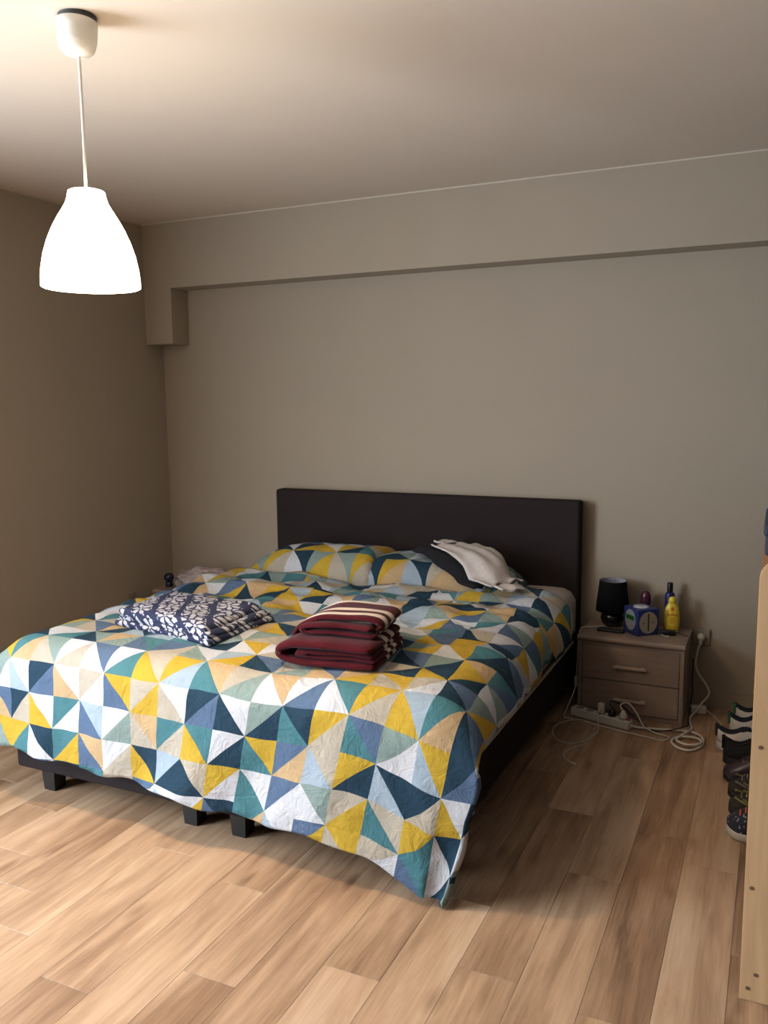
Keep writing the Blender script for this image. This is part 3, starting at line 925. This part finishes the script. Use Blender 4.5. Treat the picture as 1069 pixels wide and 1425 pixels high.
def build_bottles():
    yel = mat('yellow_bottle_plastic', (222, 196, 60), 0.35, 0.04)
    red = mat('red_print', (206, 96, 50), 0.5)
    t = thing('shampoo_bottle', 'yellow shampoo bottle with rounded shoulders and red print on the nightstand', 'bottle', (3.040, -.125, NT), math.radians(12))
    bm = lathe(bmesh.new(), [(.026, 0), (.030, .004), (.0345, .03), (.0355, .07), (.034, .10), (.029, .122), (.020, .138), (.0165, .143)], 36, sx=1, sy=.55)
    link('body', bm, yel, t, True)
    link('cap', lathe(bmesh.new(), [(.0165, .143), (.018, .145), (.0175, .158), (.014, .168), (.008, .172), (.002, .173)], 28, sx=1, sy=.8), yel, t, True)
    def ring(y, z, w, n=5):
        pass
    cu = bpy.data.curves.new('lettering', 'FONT'); cu.body = 'Zwitsal'; cu.size = .0165; cu.extrude = .0006; cu.align_x = 'CENTER'
    tmp = bpy.data.objects.new('tmp', cu); COL.objects.link(tmp)
    dg = bpy.context.evaluated_depsgraph_get(); dg.update()
    me = bpy.data.meshes.new_from_object(tmp.evaluated_get(dg)); me.name = 'lettering'
    COL.objects.unlink(tmp); bpy.data.objects.remove(tmp)
    for v in me.vertices:      # wrap on the front of the oval bottle
        x, z = v.co.x, v.co.y + v.co.x * v.co.x * -9
        k = math.sqrt(max(0, 1 - (x / .036) ** 2))
        v.co = Vector((x, -.0196 * k - v.co.z - .0006, .086 + z))
    me.materials.clear(); me.materials.append(red)
    o = bpy.data.objects.new('lettering', me); COL.objects.link(o); o.parent = t; o['label'] = 'red brand lettering'
    bm = bmesh.new()
    def bar(x0, x1, z, hh, rr=.0195):
        box(bm, x0, x1, -rr - .0012, -rr + .002, z, z + hh)
    bar(-.010, .010, .070, .004, .0195); bar(-.012, .012, .060, .003, .0195); bar(-.009, .009, .050, .003, .0193); bar(-.014, .014, .030, .003, .0183); bar(-.013, .013, .020, .003, .0175)
    link('small_print', bm, red, t, kind='stuff')
    bm = lathe(bmesh.new(), [(.010, 0), (.010, .0015)], 16, sx=.7)
    bmesh.ops.rotate(bm, verts=bm.verts, cent=(0, 0, 0), matrix=Matrix.Rotation(math.pi / 2, 3, 'X'))
    link('figure_mark', bm, red, t, loc=(0, -.0162, .115))
    dk = mat('dark_blue_plastic', (24, 32, 92), 0.35, 0.06)
    t = thing('spray_bottle', 'tall dark blue spray bottle with black nozzle behind the yellow bottle', 'bottle', (3.022, -.072, NT))
    link('body', lathe(bmesh.new(), [(.020, 0), (.0225, .003), (.0225, .168), (.020, .178), (.012, .182)], 28), dk, t, True)
    link('nozzle_cap', lathe(bmesh.new(), [(.0125, .180), (.0135, .184), (.0135, .222), (.012, .228), (.002, .229)], 24), blackp, t, True)
    mr = mat('dark_plum_plastic', (74, 30, 52), 0.25, 0.08)
    t = thing('plum_bottle', 'dark plum bottle with rounded cap standing behind the blue box', 'bottle', (2.912, -.078, NT))
    link('body', lathe(bmesh.new(), [(.020, 0), (.023, .004), (.024, .06), (.022, .105), (.0215, .118)], 28), mat('lilac_plastic', (120, 96, 110), 0.35), t, True)
    link('cap', lathe(bmesh.new(), [(.0235, .118), (.0242, .121), (.0242, .150), (.021, .168), (.013, .178), (.002, .181)], 28), mr, t, True)
    t = thing('charger', 'small black charger with a short stub of cable before the yellow bottle', 'charger', (3.030, -.185, NT), math.radians(10))
    link('body', bx(-.036, .036, -.015, .015, .001, .026, bev=.008, seg=3), blackp, t, True)
    bm = bmesh.new(); tube(bm, [(.034, 0, .014), (.05, .002, .012), (.07, -.002, .006), (.084, -.012, .0035)], .0024)
    link('cable', bm, blackp, t, True)
    bm = bmesh.new(); tube(bm, [(-.03, -.012, .006), (-.015, -.024, .003), (0, -.028, .003), (.004, -.022, .003)], .002)
    link('cable_end', bm, whitep, t, True)
build_bottles()

# ------------------------------------------------------------------ sockets, power strip, cables
def build_socket(loc, rotz, label):
    t = thing('wall_socket', label, 'socket', loc, rotz)
    pl = mat('ivory_plastic', (140, 130, 113), 0.5, 0.02)
    link('face_plate', bx(-.04, .04, -.014, 0, -.04, .04, bev=.006, seg=2), pl, t)
    bm = lathe(bmesh.new(), [(.021, 0), (.021, .002), (.018, .003)], 28)
    bmesh.ops.rotate(bm, verts=bm.verts, cent=(0, 0, 0), matrix=Matrix.Rotation(math.pi / 2, 3, 'X'))
    link('outlet_ring', bm, pl, t, loc=(0, -.014, 0))
    return t
build_socket((3.166, 0, .345), 0, 'ivory wall socket low on the back wall right of the nightstand')
build_socket((0, -.40, .33), math.radians(90), 'ivory wall socket on the left wall beyond the duvet')

def build_power_strip():
    a = Vector((2.632, -.360, 0)); b = Vector((2.912, -.452, 0))
    d = (b - a); ang = math.atan2(d.y, d.x); Ln = d.length
    t = thing('power_strip', 'white five-way power strip on the floor before the right nightstand', 'power strip', (a.x, a.y, 0), ang)
    link('body', bx(0, Ln, -.024, .024, .001, .042, bev=.006, seg=2), whitep, t)
    sm = mat('socket_recess', (150, 146, 136), 0.5)
    for k in range(5):
        link('outlet', lathe(bmesh.new(), [(.0195, .0415), (.0195, .0435), (.016, .0435), (.0155, .0425)], 22, cx=.038 + k * .055, cy=0), sm, t)
    link('switch', bx(Ln - .022, Ln - .004, -.008, .008, .041, .046, bev=.001, seg=1), mat('red_switch', (150, 40, 30), 0.4), t)
    ca, sa = math.cos(-ang), math.sin(-ang)
    def loc(p):
        x, y = p[0] - a.x, p[1] - a.y
        return (x * ca - y * sa, x * sa + y * ca, p[2])
    coil = [(2.912, -.452, .02), (2.945, -.44, .012), (3.009, -.416, .007), (3.099, -.395, .007), (3.159, -.387, .007), (3.207, -.42, .007), (3.224, -.49, .007), (3.21, -.563, .007), (3.173, -.603, .007), (3.129, -.59, .007), (3.099, -.536, .007), (3.109, -.489, .008), (3.152, -.465, .012), (3.198, -.480, .017), (3.218, -.52, .02), (3.205, -.555, .02), (3.165, -.575, .02), (3.125, -.545, .018), (3.118, -.50, .012), (3.15, -.43, .018), (3.165, -.36, .012), (3.15, -.27, .007), (3.145, -.2, .008), (3.165, -.15, .02), (3.185, -.105, .045), (3.215, -.075, .085), (3.20, -.06, .125), (3.165, -.05, .17), (3.148, -.05, .22), (3.156, -.05, .29), (3.1655, -.045, .318)]
    bm = bmesh.new(); tube(bm, [loc(p) for p in coil], .0052, 8)
    cord = link('cord', bm, whitep, t, True)
    bm = lathe(bmesh.new(), [(.019, 0), (.0195, .008), (.017, .02), (.012, .03), (.006, .034)], 22)
    bmesh.ops.rotate(bm, verts=bm.verts, cent=(0, 0, 0), matrix=Matrix.Rotation(math.pi / 2, 3, 'X'))
    tube(bm, [(0, -.022, -.004), (0, -.026, -.016), (0, -.03, -.03)], .008, 8)
    pg = link('plug', bm, whitep, cord, True)
    p = loc((3.166, -.0145, .345)); pg.location = p; pg.rotation_euler = (0, 0, -ang)
build_power_strip()

def stripP(k, z=.044):
    a = Vector((2.632, -.360, 0)); b = Vector((2.912, -.452, 0)); d = (b - a).normalized()
    p = a + d * (.038 + k * .055)
    return Vector((p.x, p.y, z))

def build_plugs():
    p = stripP(2)
    t = thing('phone_charger', 'white phone charger standing in the power strip with a thin cable on the floor', 'charger', (p.x, p.y, p.z), -.32)
    link('body', bx(-.014, .014, -.012, .012, 0, .046, bev=.004), whitep, t, True)
    ca, sa = math.cos(.32), math.sin(.32)
    def loc(q):
        x, y = q[0] - p.x, q[1] - p.y
        return (x * ca - y * sa, x * sa + y * ca, q[2] - p.z)
    pts = [(p.x, p.y - .012, p.z + .03), (2.765, -.455, .05), (2.776, -.488, .012), (2.783, -.54, .003), (2.775, -.597, .003), (2.753, -.702, .003), (2.714, -.768, .003), (2.698, -.832, .003), (2.717, -.887, .003), (2.753, -.917, .004)]
    bm = bmesh.new(); tube(bm, [loc(q) for q in pts], .0022, 6)
    cb = link('cable', bm, whitep, t, True)
    e = loc((2.757, -.921, .0045))
    bm = bx(-.016, .016, -.005, .005, -.003, .003, bev=.0015, seg=1)
    link('connector', bm, whitep, cb, loc=e, rotz=-.6 + .32)
    p = stripP(3)
    t = thing('black_plug', 'black plug in the power strip with a black cable running behind the nightstand', 'plug', p)
    link('body', lathe(bmesh.new(), [(.017, 0), (.018, .012), (.013, .024), (.006, .034)], 20), blackp, t, True)
    pts = [p + Vector((0, 0, .03)), Vector((2.81, -.385, .095)), Vector((2.85, -.372, .085)), Vector((2.93, -.37, .02)), Vector((3.01, -.43, .005)), Vector((3.07, -.44, .017)), Vector((3.145, -.36, .022)), Vector((3.142, -.25, .007)), Vector((3.135, -.12, .02)), Vector((3.138, -.05, .08)), Vector((3.134, -.03, .15)), Vector((3.1345, -.02, .235))]
    bm = bmesh.new(); tube(bm, [q - p for q in pts], .003, 6)
    link('cable', bm, blackp, t, True)
    p = stripP(4)
    t = thing('white_plug', 'round white plug at the right end of the power strip with an arching cable', 'plug', p)
    link('body', lathe(bmesh.new(), [(.018, 0), (.019, .012), (.012, .026), (.006, .036)], 20), whitep, t, True)
    pts = [p + Vector((0, 0, .032)), Vector((2.862, -.425, .10)), Vector((2.893, -.415, .11)), Vector((2.93, -.41, .07)), Vector((2.965, -.43, .02)), Vector((3.02, -.455, .0045)), Vector((3.08, -.48, .0045)), Vector((3.06, -.53, .004)), Vector((2.98, -.515, .004)), Vector((2.90, -.50, .004)), Vector((2.80, -.475, .004)), Vector((2.70, -.44, .004))]
    bm = bmesh.new(); tube(bm, [q - p for q in pts], .0032, 6)
    link('cable', bm, whitep, t, True)
    # loose thin cable lying in a loop beside the bed
    pts = [(2.786, -.535, .0075), (2.767, -.618, .007), (2.738, -.691, .0035), (2.688, -.721, .003), (2.639, -.70, .003), (2.600, -.629, .003), (2.590, -.55, .003), (2.617, -.481, .003), (2.655, -.452, .008), (2.69, -.45, .012)]
    o = link('charging_cable', tube(bmesh.new(), pts, .002, 6), whitep, None, True)
    tag(o, 'thin white cable lying in a wide loop on the floor beside the bed', 'cable')
    t = thing('plug_adapter', 'white block adapter on the floor by the right rear foot of the nightstand', 'adapter', (3.172, -.112, 0), .25)
    link('body', bx(-.036, .036, -.02, .02, .0005, .036, bev=.007), whitep, t)
    pts = [(.036, 0, .015), (.06, -.03, .004), (.075, -.12, .003), (.07, -.2, .003), (.085, -.30, .003), (.12, -.38, .003)]
    link('cable', tube(bmesh.new(), pts, .0022, 6), whitep, t, True)
build_plugs()

# ------------------------------------------------------------------ things on the left nightstand
def build_bag():
    bm = bmesh.new()
    bmesh.ops.create_icosphere(bm, subdivisions=4, radius=1)
    for v in bm.verts:
        d = v.co.normalized()
        r = 1 + .35 * noise.noise(d * 2.2) + .22 * abs(noise.noise(d * 5.5)) + .12 * noise.noise(d * 12)
        v.co = Vector((d.x * .175 * r, d.y * .10 * r, max(-.045, d.z * .075 * r)))
    m = bpy.data.materials.new('crumpled_plastic_film')
    nt, N, L, P = nodes_of(m)
    P.inputs['Base Color'].default_value = lin((206, 192, 190)) + (1,)
    P.inputs['Roughness'].default_value = 0.25
    P.inputs['Alpha'].default_value = 0.72
    nz = N.new('ShaderNodeTexVoronoi'); nz.inputs['Scale'].default_value = 28
    tc = N.new('ShaderNodeTexCoord'); L.new(tc.outputs['Object'], nz.inputs['Vector'])
    b = N.new('ShaderNodeBump'); b.inputs['Strength'].default_value = 0.8; b.inputs['Distance'].default_value = 0.02
    L.new(nz.outputs['Distance'], b.inputs['Height']); L.new(b.outputs[0], P.inputs['Normal'])
    o = link('plastic_bag', bm, m, None, True, loc=(.385, -.19, NT + .046))
    tag(o, 'crumpled clear plastic bag lying on the left nightstand', 'bag')
    nv = mat('navy_glossy_plastic', (24, 28, 52), 0.25, 0.06)
    t = thing('navy_bottle', 'small dark navy bottle with a domed cap left of the plastic bag', 'bottle', (.158, -.235, NT))
    link('body', lathe(bmesh.new(), [(.020, 0), (.022, .003), (.022, .026), (.015, .034)], 24), nv, t, True)
    link('cap', lathe(bmesh.new(), [(.013, .033), (.024, .038), (.030, .052), (.029, .068), (.020, .080), (.003, .084)], 24), nv, t, True)
build_bag()

# ------------------------------------------------------------------ shoes in a row along the right
def build_shoe(name, label, loc, rotz, L, w, h, cu, cs, cin, accent=None, collar=None, group='shoes lined up beside the shelf', knit=None, low=.62, trim=None, lace0=.55, acc0=.18):
    """toe along +x; origin at the heel on the floor"""
    t = thing(name, label, 'shoe', loc, rotz, group)
    N = 22
    def width(s):   # half-width of the outline
        return w * (.74 + .26 * math.sin(min(1, s * 1.15) * math.pi * .75 - .3)) * (min(1, s / .10) ** .5 if s < .10 else 1) * (math.sqrt(max(0, 1 - ((s - .8) / .2) ** 2)) if s > .8 else 1)
    def mk_sole():
        bm = bmesh.new()
        low_, top_ = [], []
        pts = []
        for i in range(N + 1):
            s = .004 + .992 * i / N
            pts.append((s * L, width(s) + .004))
        ring = [(x, y) for x, y in pts] + [(x, -y) for x, y in reversed(pts)]
        def z0(x): return .0 + .012 * max(0, (x / L - .82) / .18) ** 2
        rows = []
        for dz, sc in ((0.0005, .94), (.006, 1.0), (.020, 1.0), (.026, .95)):
            rows.append([bm.verts.new((x, y * sc, z0(x) + dz + (.006 * (1 - x / L) if dz > .01 else 0))) for x, y in ring])
        m = len(ring)
        for A, B in zip(rows, rows[1:]):
            for k in range(m): bm.faces.new((A[k], A[(k + 1) % m], B[(k + 1) % m], B[k]))
        bm.faces.new(rows[0][::-1]); bm.faces.new(rows[-1])
        bmesh.ops.recalc_face_normals(bm, faces=bm.faces)
        return bm
    link('sole', mk_sole(), cs, t, True)
    # upper: arched sections; the top of the rear part is cut open as the collar
    bm = bmesh.new()
    K = 14
    secs = []
    for i in range(N + 1):
        s = .01 + .98 * i / N
        x = s * L
        hw = width(s) * .97 + .0005
        # top line: heel tab high, dip at the ankle, up at the tongue, down to the toe
        if s < .5: ht = h * (1.0 - .22 * math.sin(min(1, s / .38) * math.pi))
        elif s < .56: ht = h * 1.0
        else: ht = h * (1 - .62 * ((s - .56) / .44) ** .9)
        base = .022 + .006 * (1 - s)
        row = []
        openf = .42 if s < .42 else max(0, .42 * (1 - (s - .42) / .12))
        for k in range(K + 1):
            a = math.pi * k / K
            ca, sa = math.cos(a), math.sin(a)
            y = hw * (abs(ca) ** .75) * (1 if ca >= 0 else -1)
            z = base + (ht - base) * (sa ** .62)
            if openf > 0 and sa > .7:
                # keep the rim apart: an opening with a hole down the middle
                y = max(abs(y), hw * openf) * (1 if ca >= 0 else -1)
            row.append(Vector((x, y, z)))
        secs.append((row, openf))
    vs = [[bm.verts.new(p) for p in r] for r, _ in secs]
    for i in range(N):
        for k in range(K):
            if secs[i][1] > 0 and secs[i + 1][1] > 0 and k in (K // 2 - 1, K // 2): continue
            bm.faces.new((vs[i][k], vs[i][k + 1], vs[i + 1][k + 1], vs[i + 1][k]))
    bm.faces.new(vs[0]); bm.faces.new(vs[-1][::-1])
    bmesh.ops.remove_doubles(bm, verts=bm.verts, dist=.0004)
    bmesh.ops.recalc_face_normals(bm, faces=bm.faces)
    up = link('upper', bm, cu, t, True)
    so = up.modifiers.new('thickness', 'SOLIDIFY'); so.thickness = .005; so.offset = -1
    # insole, collar roll, tongue, laces
    bm = bmesh.new()
    lathe(bm, [(1, .03), (.9, .034), (.2, .035)], 20, cx=.27 * L, sx=.21 * L, sy=w * .55)
    link('insole', bm, cin, t, True)
    rim = []
    idx = [i for i in range(N + 1) if secs[i][1] > .3]
    for i in idx: rim.append(secs[i][0][K // 2 - 1 if True else 0])
    rr = [Vector((p.x, abs(p.y), p.z)) for p in rim]
    loop = rr + [Vector((rr[-1].x + .02, 0, rr[-1].z + .006))] + [Vector((p.x, -p.y, p.z)) for p in reversed(rr)] + [Vector((rr[0].x - .004, 0, rr[0].z + .004)), rr[0]]
    link('collar', tube(bmesh.new(), loop, .0062, 7), collar or cin, t, True)
    bm = bmesh.new()
    box(bm, .40 * L, .60 * L, -w * .36, w * .36, h * .93, h * .93 + .008, bev=.003)
    bmesh.ops.rotate(bm, verts=bm.verts, cent=(.5 * L, 0, h * .93), matrix=Matrix.Rotation(.35, 3, 'Y'))
    link('tongue', bm, collar or cin, t, True)
    for k in range(4):
        s = lace0 + k * .065
        z = h * (1 - .62 * ((s - .56) / .44) ** .9) if s > .56 else h
        pts = [(s * L, -w * .42, z * .93), (s * L, 0, z + .006), (s * L, w * .42, z * .93)]
        link('lace', tube(bmesh.new(), pts, .0028, 6), trim or cs, t, True)
    if accent:
        for sg in (1, -1):
            for q in range(2):
                pts = []
                for j in range(5):
                    s = acc0 + q * .10 + .30 * j / 4
                    f = .25 + .45 * j / 4
                    pts.append((s * L, sg * (width(s) * .97 * (math.cos(f * 1.2) ** .5) + .001), .03 + (h * .75 - .03) * f))
                link('side_stripe', tube(bmesh.new(), pts, .004, 6), accent, t, True)
    # heel tab
    bm = bmesh.new()
    box(bm, -.004, .006, -w * .34, w * .34, h * .55, h * 1.04, bev=.003)
    link('heel_tab', bm, accent or collar or cin, t, True)
    return t

def build_shoes():
    wl = mat('white_leather', (205, 200, 195), 0.5, 0.04)
    ws = mat('white_rubber', (200, 196, 184), 0.6, 0.05)
    nv = mat('navy_textile', (24, 28, 44), 0.85, 0.1, 200)
    gn = mat('green_leather', (30, 110, 72), 0.5, 0.1)
    bk = mat('black_mesh_textile', (22, 22, 26), 0.85, 0.1, 300)
    pu = mat('dark_plum_leather', (58, 48, 54), 0.35, 0.12)
    ol = mat('dark_olive_suede', (52, 46, 40), 0.85, 0.12)
    st = mat('pale_stripe', (130, 126, 108), 0.6)
    rd = mat('dark_rubber', (30, 28, 28), 0.7)
    yl = mat('lime_lace', (140, 138, 84), 0.7)
    orr = mat('coral_lace', (236, 104, 76), 0.7)
    fl = bpy.data.materials.new('navy_speckled_textile')
    nt, N, L, P = nodes_of(fl)
    tc = N.new('ShaderNodeTexCoord'); vo = N.new('ShaderNodeTexVoronoi'); vo.inputs['Scale'].default_value = 75
    L.new(tc.outputs['Object'], vo.inputs['Vector'])
    rp = N.new('ShaderNodeValToRGB'); rp.color_ramp.interpolation = 'CONSTANT'
    rp.color_ramp.elements[0].color = lin((170, 175, 190)) + (1,); rp.color_ramp.elements[1].position = .22; rp.color_ramp.elements[1].color = lin((40, 44, 62)) + (1,)
    L.new(vo.outputs['Distance'], rp.inputs[0]); L.new(rp.outputs[0], P.inputs['Base Color']); P.inputs['Roughness'].default_value = .85
    # whites: heels towards the bed
    build_shoe('sneaker', 'white sneaker with navy collar and green side, rearmost of the shoes by the wall', (3.335, -.20, 0), -.06, .27, .044, .10, wl, ws, nv, gn, nv)
    build_shoe('sneaker', 'white sneaker with green side stripes and navy collar, second from the wall', (3.318, -.345, 0), -.08, .27, .044, .105, wl, ws, nv, gn, nv)
    build_shoe('sneaker', 'white sneaker heel nearest the nightstand cables, third from the wall', (3.276, -.50, 0), -.10, .27, .044, .100, wl, ws, nv, None, nv)
    build_shoe('running_shoe', 'black sneaker with black laces beside the white sneakers', (3.31, -.635, 0), -.10, .27, .046, .105, bk, rd, bk, None, bk, trim=bk)
    build_shoe('leather_shoe', 'dark plum leather shoe, fourth from the front of the row', (3.60, -.80, 0), math.pi + .05, .28, .05, .125, pu, rd, bk, None, bk, trim=pu)
    build_shoe('running_shoe', 'dark olive shoe with pale stripes and laces, third from the front', (3.615, -.955, 0), math.pi + .02, .27, .048, .125, ol, rd, bk, st, bk, trim=st, lace0=.62, acc0=.5)
    build_shoe('running_shoe', 'dark olive shoe with dull lime laces, next to the speckled shoe', (3.62, -1.10, 0), math.pi, .265, .048, .125, ol, rd, bk, yl, bk, trim=yl, lace0=.64, acc0=.52)
    build_shoe('canvas_shoe', 'navy speckled shoe with white sole and coral laces, nearest of the row', (3.625, -1.25, 0), math.pi, .27, .056, .135, fl, ws, nv, None, nv, trim=orr, lace0=.64)
build_shoes()

# ------------------------------------------------------------------ pine shelf at the right edge
def build_shelf():
    m = bpy.data.materials.new('pine')
    nt, N, L, P = nodes_of(m)
    tc = N.new('ShaderNodeTexCoord')
    mp = N.new('ShaderNodeMapping'); mp.inputs['Scale'].default_value = (22, 22, 1.6); L.new(tc.outputs['Object'], mp.inputs[0])
    nz = N.new('ShaderNodeTexNoise'); nz.inputs['Scale'].default_value = 1.5; nz.inputs['Detail'].default_value = 5; nz.inputs['Distortion'].default_value = .4; L.new(mp.outputs[0], nz.inputs['Vector'])
    rp = N.new('ShaderNodeValToRGB'); rp.color_ramp.elements[0].position = .3; rp.color_ramp.elements[1].position = .7
    rp.color_ramp.elements[0].color = lin((184, 149, 110)) + (1,); rp.color_ramp.elements[1].color = lin((206, 171, 131)) + (1,)
    L.new(nz.outputs['Fac'], rp.inputs[0]); L.new(rp.outputs[0], P.inputs['Base Color']); P.inputs['Roughness'].default_value = .5
    x0, x1 = 3.433, 3.78
    t = thing('shelf_unit', 'pine shelf unit with rounded end board at the right edge of the picture', 'shelf', (x0, -1.85, 0))
    def board(y0, y1, h):
        bm = bmesh.new()
        R = .05
        prof = [(0, 0)]
        for k in range(9):
            a = math.pi - math.pi / 2 * k / 8
            prof.append((R + R * math.cos(a), h - R + R * math.sin(a)))
        for k in range(9):
            a = math.pi / 2 - math.pi / 2 * k / 8
            prof.append((x1 - x0 - R + R * math.cos(a), h - R + R * math.sin(a)))
        prof.append((x1 - x0, 0))
        A = [bm.verts.new((x, y0 + 1.85, z)) for x, z in prof]; B = [bm.verts.new((x, y1 + 1.85, z)) for x, z in prof]
        n = len(prof)
        for i in range(n): bm.faces.new((A[i], A[(i + 1) % n], B[(i + 1) % n], B[i]))
        bm.faces.new(A); bm.faces.new(B[::-1])
        bmesh.ops.recalc_face_normals(bm, faces=bm.faces)
        bmesh.ops.bevel(bm, geom=[e for e in bm.edges if abs(e.verts[0].co.y - e.verts[1].co.y) < 1e-6], offset=.003, segments=2, affect='EDGES')
        return bm
    e1 = link('end_board', board(-2.12, -2.098, 1.115), m, t)
    e2 = link('end_board', board(-1.622, -1.60, 1.115), mat('shaded_brown_pine', (142, 98, 64), 0.5, 0.12, 6, stretch=(20, 20, 1.5)), t)  # same pine as the front board, its shade painted in as darker brown
    e2['label'] = 'end board at the back, its shade painted in as darker brown'
    for z in (.06, .40, .745):
        link('shelf_board', bx(.012, x1 - x0 - .012, -2.098 + 1.85, -1.622 + 1.85, z, z + .02), m, t)
    sm = mat('screw_steel', (120, 112, 100), 0.4, metal=.6)
    for (sx, sz) in ((.018, .035), (.035, .075), (.016, .30), (.045, .60), (.02, .66)):
        bm = lathe(bmesh.new(), [(.0045, 0), (.0045, .0016)], 12)
        bmesh.ops.rotate(bm, verts=bm.verts, cent=(0, 0, 0), matrix=Matrix.Rotation(math.pi / 2, 3, 'X'))
        link('screw', bm, sm, e1, loc=(sx, -2.1202 + 1.85, sz))
    # things on its upper shelf, peeping over the board
    nv = mat('navy_fabric_box', (30, 36, 52), 0.8, 0.1, 100)
    lb = mat('blue_fabric_box', (88, 112, 146), 0.8, 0.1, 100)
    def crate(name, label, y0, y1, xa, z0, h, mm):
        th = thing(name, label, 'box', (xa, (y0 + y1) / 2, z0))
        w = .24; d = (y1 - y0) / 2
        bm = bmesh.new()
        box(bm, 0, w, -d, d, 0, h, bev=.01)
        link('body', bm, mm, th)
        bm = bmesh.new(); box(bm, -.004, w + .004, -d - .004, d + .004, h - .035, h, bev=.008)
        link('lid', bm, mm, th)
    crate('storage_box', 'blue fabric box on the upper shelf of the pine unit', -2.03, -1.64, 3.455, .7655, .33, lb)
    crate('storage_box', 'dark navy fabric box lying on the blue box on the pine unit', -1.98, -1.66, 3.44, 1.096, .085, nv)
build_shelf()
